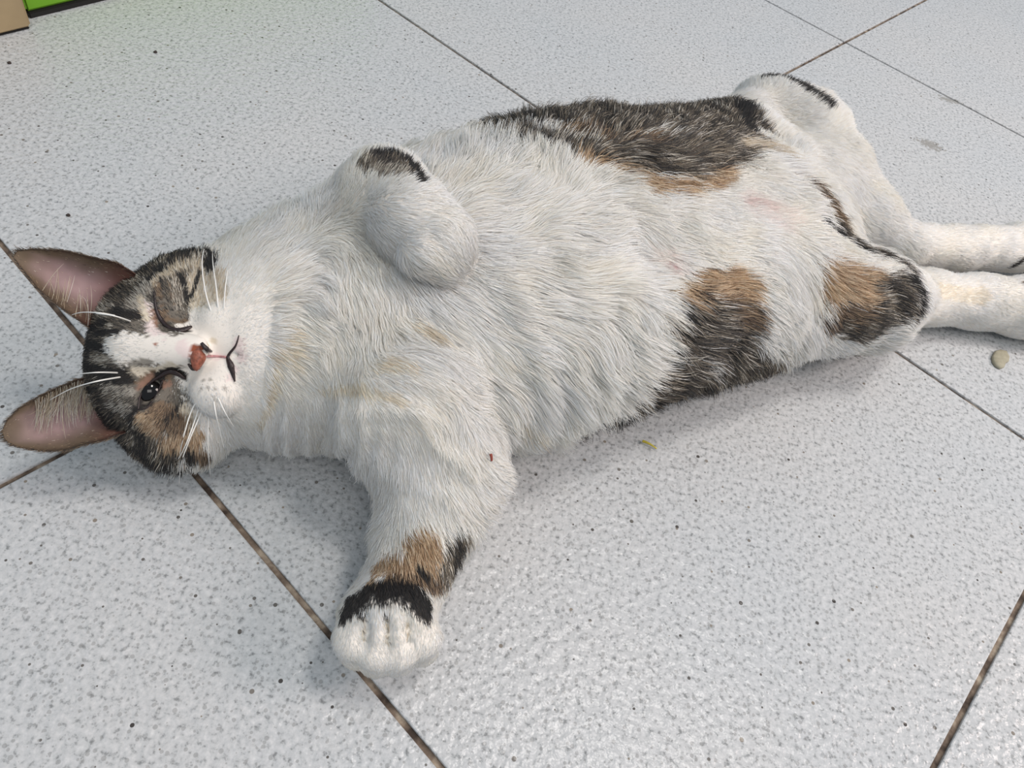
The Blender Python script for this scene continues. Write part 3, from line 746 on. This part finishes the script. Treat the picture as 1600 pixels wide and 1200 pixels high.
    for k in range(13):
        m = cl == k
        if not m.any(): continue
        cs = np.array([c for c, _ in PAL[k]]); ws = np.array([x for _, x in PAL[k]], float)
        if k == TABBY:
            bias = np.clip(.5+.5*stripe[m]*.8+.4*clump_tone[m], 0, 1)
            r = np.clip(pick[m]*.75+bias*.38-.05, 0, .9999); ci = np.searchsorted(np.cumsum(ws)/ws.sum(), r)
        else:
            ci = np.searchsorted(np.cumsum(ws)/ws.sum(), np.clip(pick[m]*.8+.2*(clump_tone[m]*.5+.5), 0, .9999))
        c = cs[np.clip(ci, 0, len(cs)-1)]*(rng.uniform(.93, 1.06, (m.sum(), 1)) if k == WHITE else rng.uniform(.82, 1.14, (m.sum(), 1)))
        cc = np.repeat(c[:, None], K, 1)
        if k in (TABBY, BROWN, DARK, TAN):        # banded hairs: dark root, paler band, dark tip
            band = np.array([.75, .8, 1.1, 1.35, 1.15, .6]) if k == TABBY else np.array([.7, .8, 1, 1.1, 1.1, .95])
            cc = cc*band[None, :, None]
        col[m] = cc
    tint = 1+.035*noise3(P, 70, 90)[:, None, None]*np.array([0, .4, 1.6])
    col = np.clip(col*tint, 0, .95)
    rad0 = np.interp(Ln, [.001, .004, .012, .02], [.00007, .00008, .00010, .00011])*rng.uniform(.8, 1.2, n)
    rad = rad0[:, None]*np.array([1, 1, .95, .8, .55, .12])[None]
    hc = bpy.data.hair_curves.new('fur'); hc.add_curves([K]*n)
    hc.attributes['position'].data.foreach_set('vector', pts.astype(np.float32).ravel())
    ra = hc.attributes.get('radius') or hc.attributes.new('radius', 'FLOAT', 'POINT'); ra.data.foreach_set('value', rad.astype(np.float32).ravel())
    ca = hc.attributes.new('coat', 'FLOAT_COLOR', 'POINT'); ca.data.foreach_set('color', np.concatenate([col, np.ones((n, K, 1))], 2).astype(np.float32).ravel())
    # shading normal: the skin's, leaning a little with each lock
    nn = N+.22*curl+rng.normal(0, .06, N.shape)+.25*D; nn /= np.linalg.norm(nn, axis=1)[:, None]
    na = hc.attributes.new('skin_normal', 'FLOAT_VECTOR', 'POINT'); na.data.foreach_set('vector', np.repeat(nn[:, None], K, 1).astype(np.float32).ravel())
    hc.materials.append(FUR_M)
    o = bpy.data.objects.new('fur', hc); sc.collection.objects.link(o); o.parent = cat
    tag(o, kind='stuff', label='short white fur with tabby and tan patches')
    print('hairs', n)
sc.cycles_curves.shape = 'RIBBONS' if hasattr(sc, 'cycles_curves') else 'RIBBONS'
if not QUICK: build_fur()

# ------------------------------------------------------------------ small parts of the face
def flesh(name, col, rough=.4, var=.15):
    m, nt, b = new_mat(name); L = nt.links.new
    g = node(nt, 'ShaderNodeNewGeometry'); n = node(nt, 'ShaderNodeTexNoise'); n.inputs['Scale'].default_value = 700; n.inputs['Detail'].default_value = 3; L(g.outputs['Position'], n.inputs['Vector'])
    c = np.array(lin(col)); r = ramp(nt, n.outputs[0], [(.35, tuple(c*(1-var*2.2))), (.65, tuple(np.minimum(c*(1+var), 1)))]); L(r.outputs[0], b.inputs['Base Color'])
    b.inputs['Roughness'].default_value = rough; bp = node(nt, 'ShaderNodeBump'); bp.inputs['Strength'].default_value = .5; bp.inputs['Distance'].default_value = .0006
    L(n.outputs[0], bp.inputs['Height']); L(bp.outputs[0], b.inputs['Normal']); return m
LIPD, LIPP, NOSEM = flesh('dark_lip', (44, 30, 30)), flesh('pink_lip', (190, 138, 138)), flesh('nose_leather', (150, 86, 66), .45, .16)
def band(name, pl, mat, radii, lift=.0002, n=8):      # a tapering cord of flesh pressed into the face along the given points
    P0 = []
    for x, y in pl:
        h = hit(x, y); P0.append(np.r_[h[0]+h[1]*lift, h[1]])
    P0 = np.array(P0); m = len(P0); t = np.linspace(0, m-1, (m-1)*7+1)
    C = np.zeros((len(t), 3))
    for i, u in enumerate(t):
        k = min(int(u), m-2); f = u-k; p = [P0[min(max(k+j, 0), m-1), :3] for j in (-1, 0, 1, 2)]
        C[i] = .5*((2*p[1])+(-p[0]+p[2])*f+(2*p[0]-5*p[1]+4*p[2]-p[3])*f*f+(-p[0]+3*p[1]-3*p[2]+p[3])*f**3)
    Nn = np.stack([np.interp(t, range(m), P0[:, 3+i]) for i in range(3)], 1); R_ = np.interp(t, np.linspace(0, m-1, len(radii)), radii)
    T = np.gradient(C, axis=0); V, Q = [], []
    for c, tt, nn, r in zip(C, T, Nn, R_):
        tt = unit(tt); sd = unit(np.cross(tt, nn)); nn = np.cross(sd, tt)
        for j in range(n):
            a = 2*math.pi*j/n; V.append(c+sd*r*math.cos(a)+nn*r*.6*math.sin(a))
    for i in range(len(C)-1):
        for j in range(n): Q.append((i*n+j, (i+1)*n+j, (i+1)*n+(j+1) % n, i*n+(j+1) % n))
    Q.append(tuple(range(n))); Q.append(tuple(range((len(C)-1)*n, len(C)*n))[::-1])
    return mesh_obj(name, V, Q, mat, cat)
band('mouth', [(374, 524), (369, 540), (357, 557), (361, 572), (367, 596)], LIPD, [.0002, .0004, .0006, .0013, .0002], .0004)
band('philtrum', [(316, 556), (334, 557), (354, 558)], LIPP, [.0006, .0005, .0004], .0004)
band('eyelid', [(241, 456), (244, 482), (252, 500), (264, 512), (281, 517), (300, 510)], LIPD, [.0002, .0006, .0007, .0009, .0017, .0004], .0002)
band('eyelid', [(216, 640), (219, 619), (232, 600), (249, 588), (268, 580), (290, 592)], LIPD, [.0003, .0004, .0005, .0007, .0015, .0003], .0002)
band('eyelid', [(217, 640), (231, 636), (246, 615), (254, 594)], LIPD, [.0002, .0003, .0003, .0004], .0002)
# nose leather: a rounded triangle, broad towards the forehead, narrowing to the philtrum
def nose():
    h = hit(310, 558); c = h[0]-HN*.0008; V, Q = [], []; nu, nv = 28, 9
    for i in range(nv+1):
        f = i/nv*math.pi*.5
        for j in range(nu):
            a = 2*math.pi*j/nu; x, y = math.cos(a), math.sin(a)
            wx = .0052*(1 if y > 0 else 1-.55*(-y)**1.2); V.append(c+HX*x*wx*math.cos(f)+HU*y*.0027*math.cos(f)+HN*(.0026*math.sin(f)-.0005*(abs(x) > .6)*math.cos(f)))
    for i in range(nv):
        for j in range(nu): Q.append((i*nu+j, i*nu+(j+1) % nu, (i+1)*nu+(j+1) % nu, (i+1)*nu+j))
    if (np.cross(V[1]-V[0], V[nu]-V[0])@HX) < 0: Q = [q[::-1] for q in Q]
    return mesh_obj('nose', V, Q, NOSEM, cat)
NS = nose()
band('nostril', [(314, 539), (319, 546), (328, 551)], LIPD, [.0006, .0010, .0004], .0020)
band('nostril', [(297, 563), (302, 569), (311, 568)], LIPD, [.0005, .0010, .0004], .0020)

# ------------------------------------------------------------------ whiskers
WM, nt, b = new_mat('whisker_white'); b.inputs['Base Color'].default_value = (.82, .80, .76, 1); b.inputs['Roughness'].default_value = .35
def tube(name, pts, r0, r1, mat, parent=None, n=6, sub=6):
    pts = [np.asarray(p, float) for p in pts]; C = []
    m = len(pts)
    for i in range(m-1):
        p0, p1, p2, p3 = pts[max(0, i-1)], pts[i], pts[i+1], pts[min(m-1, i+2)]
        for k in range(sub):
            t = k/sub; C.append(.5*((2*p1)+(-p0+p2)*t+(2*p0-5*p1+4*p2-p3)*t*t+(-p0+3*p1-3*p2+p3)*t**3))
    C.append(pts[-1]); C = np.array(C); V, Q = [], []
    T = np.gradient(C, axis=0); ref = np.array([.3, .2, 1.])
    for i, c in enumerate(C):
        t = unit(T[i]); a = unit(np.cross(t, ref)); bb = np.cross(t, a); r = r0+(r1-r0)*i/(len(C)-1)
        for j in range(n): V.append(c+r*(a*math.cos(2*math.pi*j/n)+bb*math.sin(2*math.pi*j/n)))
    for i in range(len(C)-1):
        for j in range(n): Q.append((i*n+j, i*n+(j+1) % n, (i+1)*n+(j+1) % n, (i+1)*n+j))
    Q.append(tuple(range(n))[::-1]); Q.append(tuple(range((len(C)-1)*n, len(C)*n)))
    return mesh_obj(name, V, Q, mat, parent)
def whisker(pl):                   # photo polyline; each point rides a little above the coat, then over the floor
    pts = []; m = len(pl)
    for i, q in enumerate(pl):
        h = bvh.ray_cast(Vector(CAM), Vector(ray(q[0], q[1])))
        if i == 0:
            h = hit(q[0], q[1]); pts.append(h[0]-h[1]*.001); continue
        p = W(*q)
        if h[0] is not None:
            g = np.array(h[0])+unit(CAM-np.array(h[0]))*(.004+.004*min(1, i/2))
            if g[2] > p[2]: p = g
        pts.append(p)
    tube('whisker', pts, .00036, .00010, WM, cat)
for pl in [
    [(322, 622), (312, 650, .040), (295, 690, .030), (283, 725, .018), (280, 757, .006)],
    [(326, 625), (326, 655, .042), (325, 700, .030), (329, 745, .010)],
    [(314, 620), (305, 655, .040), (288, 700, .028), (268, 735, .014), (262, 752, .008)],
    [(332, 622), (338, 650, .040), (345, 680, .032), (350, 700, .026)],
    [(338, 618), (352, 645, .038), (366, 668, .032)],
    [(318, 612), (300, 640, .040), (285, 690, .026), (276, 735, .010)],
    [(330, 492), (322, 460, .055), (316, 420, .048), (318, 392, .040), (326, 372, .036)],
    [(340, 486), (338, 450, .056), (333, 415, .050), (332, 396, .046)],
    [(348, 486), (352, 450, .054), (356, 420, .050)],
    [(184, 584), (150, 582, .070), (110, 586, .062)],
    [(188, 590), (150, 596, .068), (110, 608, .058), (78, 625, .048)],
    [(182, 492), (155, 489, .074), (128, 488, .070), (112, 492, .066)],
    [(205, 500), (180, 494, .080), (150, 490, .078)],
]: whisker(pl)

# ------------------------------------------------------------------ cabinet corner at the far left
def box_mesh(name, a, bdir, cdir, z0, z1, mat, parent, bev=.0015):
    # footprint a, a+b, a+b+c, a+c ; bevelled
    bm = bmesh.new(); a, bb, c = [np.asarray(v, float) for v in (a, bdir, cdir)]
    vs = []
    for z in (z0, z1):
        for q in (a, a+bb, a+bb+c, a+c): vs.append(bm.verts.new((q[0], q[1], z)))
    for f in ((3, 2, 1, 0), (4, 5, 6, 7), (0, 1, 5, 4), (1, 2, 6, 5), (2, 3, 7, 6), (3, 0, 4, 7)): bm.faces.new([vs[i] for i in f])
    bmesh.ops.recalc_face_normals(bm, faces=bm.faces)
    bmesh.ops.bevel(bm, geom=bm.edges[:], offset=bev, segments=2, affect='EDGES')
    me = bpy.data.meshes.new(name); bm.to_mesh(me); bm.free(); me.materials.append(mat)
    o = bpy.data.objects.new(name, me); sc.collection.objects.link(o); o.parent = parent; o.location = -Vector(parent.location); return o
def simple(name, col, rough=.5, nscale=60, amt=.12):
    m, nt, b = new_mat(name); L = nt.links.new
    g = node(nt, 'ShaderNodeNewGeometry'); n = node(nt, 'ShaderNodeTexNoise'); n.inputs['Scale'].default_value = nscale; n.inputs['Detail'].default_value = 4; L(g.outputs['Position'], n.inputs['Vector'])
    c = np.array(col); r = ramp(nt, n.outputs[0], [(.3, tuple(c*(1-amt))), (.7, tuple(np.minimum(c*(1+amt), 1)))]); L(r.outputs[0], b.inputs['Base Color']); b.inputs['Roughness'].default_value = rough
    return m
WOOD = simple('tan_board', lin((168, 146, 112)), .55, 45, .10); GREEN = simple('green_laminate', lin((112, 168, 30)), .4, 30, .05); BLACK = simple('black_edging', lin((22, 18, 18)), .6, 80, .2)
cab = bpy.data.objects.new('cabinet', None); sc.collection.objects.link(cab)
c0 = W(51, 45, 0); dl = unit((W(0, 57.5, 0)-c0)*[1, 1, 0]); back = np.array([-dl[1], dl[0], 0])
if back[1] < 0: back = -back
cab.location = tuple(c0)
p1 = W(48, 29.5, 0); dr = unit((W(168, 0, 0)-p1)*[1, 1, 0]); bk = np.array([-dr[1], dr[0], 0]); bk = bk if bk[1] > 0 else -bk
box_mesh('leg', c0+dl*.0, dl*.12, back*.060, .0012, .085, WOOD, cab)
box_mesh('leg', c0+dl*.0015+back*.001, dl*.117, back*.057, 0.0, .0014, BLACK, cab, .0003)
box_mesh('side_panel', p1+bk*.002, dr*.32, bk*.016, .0038, .075, GREEN, cab)
box_mesh('base_strip', p1, dr*.32, bk*.016, 0, .0038, BLACK, cab, .0006)
tag(cab, label='tan and bright green cabinet corner with black base edge, at the far left', category='cabinet')

# ------------------------------------------------------------------ litter on the tiles
def flake(name, cx, cy, outline, th, mat, z0=0.0, dome=.3):
    # outline: offsets in px round (cx, cy); a thin irregular piece lying on the floor
    P0 = W(cx, cy, 0); ring = [W(cx+x, cy+y, 0)-P0 for x, y in outline]; n = len(ring); V, Q = [], []
    for s, z in ((.96, 0), (1.0, th*.35), (.97, th*.8), (.85, th), (.5, th*(1+dome*.5))):
        for i, r in enumerate(ring):
            V.append((r[0]*s, r[1]*s, z*(1+.15*math.sin(i*2.3))))
    V.append((0, 0, th*(1+dome)))
    for k in range(4):
        for i in range(n): Q.append((k*n+i, k*n+(i+1) % n, (k+1)*n+(i+1) % n, (k+1)*n+i))
    for i in range(n): Q.append((4*n+i, 4*n+(i+1) % n, 5*n))
    Q.append(tuple(range(n))[::-1])
    if P0 is not None:
        area_ = sum(ring[i][0]*ring[(i+1) % n][1]-ring[(i+1) % n][0]*ring[i][1] for i in range(n))
        if area_ < 0: Q = [q[::-1] for q in Q]
    o = mesh_obj(name, V, Q, mat, None, smooth=True); o.location = (P0[0], P0[1], z0); return o
KIB = simple('dry_crumb', lin((160, 154, 134)), .7, 400, .12)
o = flake('food_crumb', 1561, 563, [(-13, -4), (-9, -12), (0, -15), (9, -12), (14, -3), (13, 4), (8, 6), (6, 13), (0, 15), (-8, 10), (-12, 4)], .0022, KIB)
tag(o, label='flat round beige crumb lying on the tile below the hind paws', category='crumb')
YEL = simple('straw', lin((196, 178, 60)), .6, 300, .15)
o = tube('straw_bit', [W(1004, 689, .0012), W(1012, 692, .0016), (W(1019, 696, .0014)), W(1026, 701, .0008)], .0007, .0003, YEL, None)
tag(o, label='tiny yellow straw bit on the tile below the cat belly', category='straw')
h = hit(756, 711); p_ = h[0]+h[1]*.0042
o = tube('red_fleck', [p_, p_-up*.0012+h[1]*.0004, p_-up*.0026+rt*.0003], .0007, .0004, simple('dried_red', lin((140, 60, 44)), .6, 300, .2), None)
tag(o, label='tiny red fleck caught in the white fur of the stretched foreleg', category='fleck')
SPK = simple('dark_grit', lin((60, 50, 46)), .8, 300, .2)
grit = [(107, 337, 2.6, 'dark grit speck on the tile above the upper ear'), (243, 82, 2.2, 'dark grit speck on the tile below the green panel'), (15, 99, 2.4, 'dark grit speck on the tile below the tan leg')]
for x, y, r, lb in grit:
    o = flake('grit_speck', x, y, [(r*1.3*math.cos(a*.785)*(1+.2*math.sin(a*2.1)), r*.7*math.sin(a*.785)) for a in range(8)], .0009, SPK)
    tag(o, label=lb, category='speck', group='grit specks on the tiles')
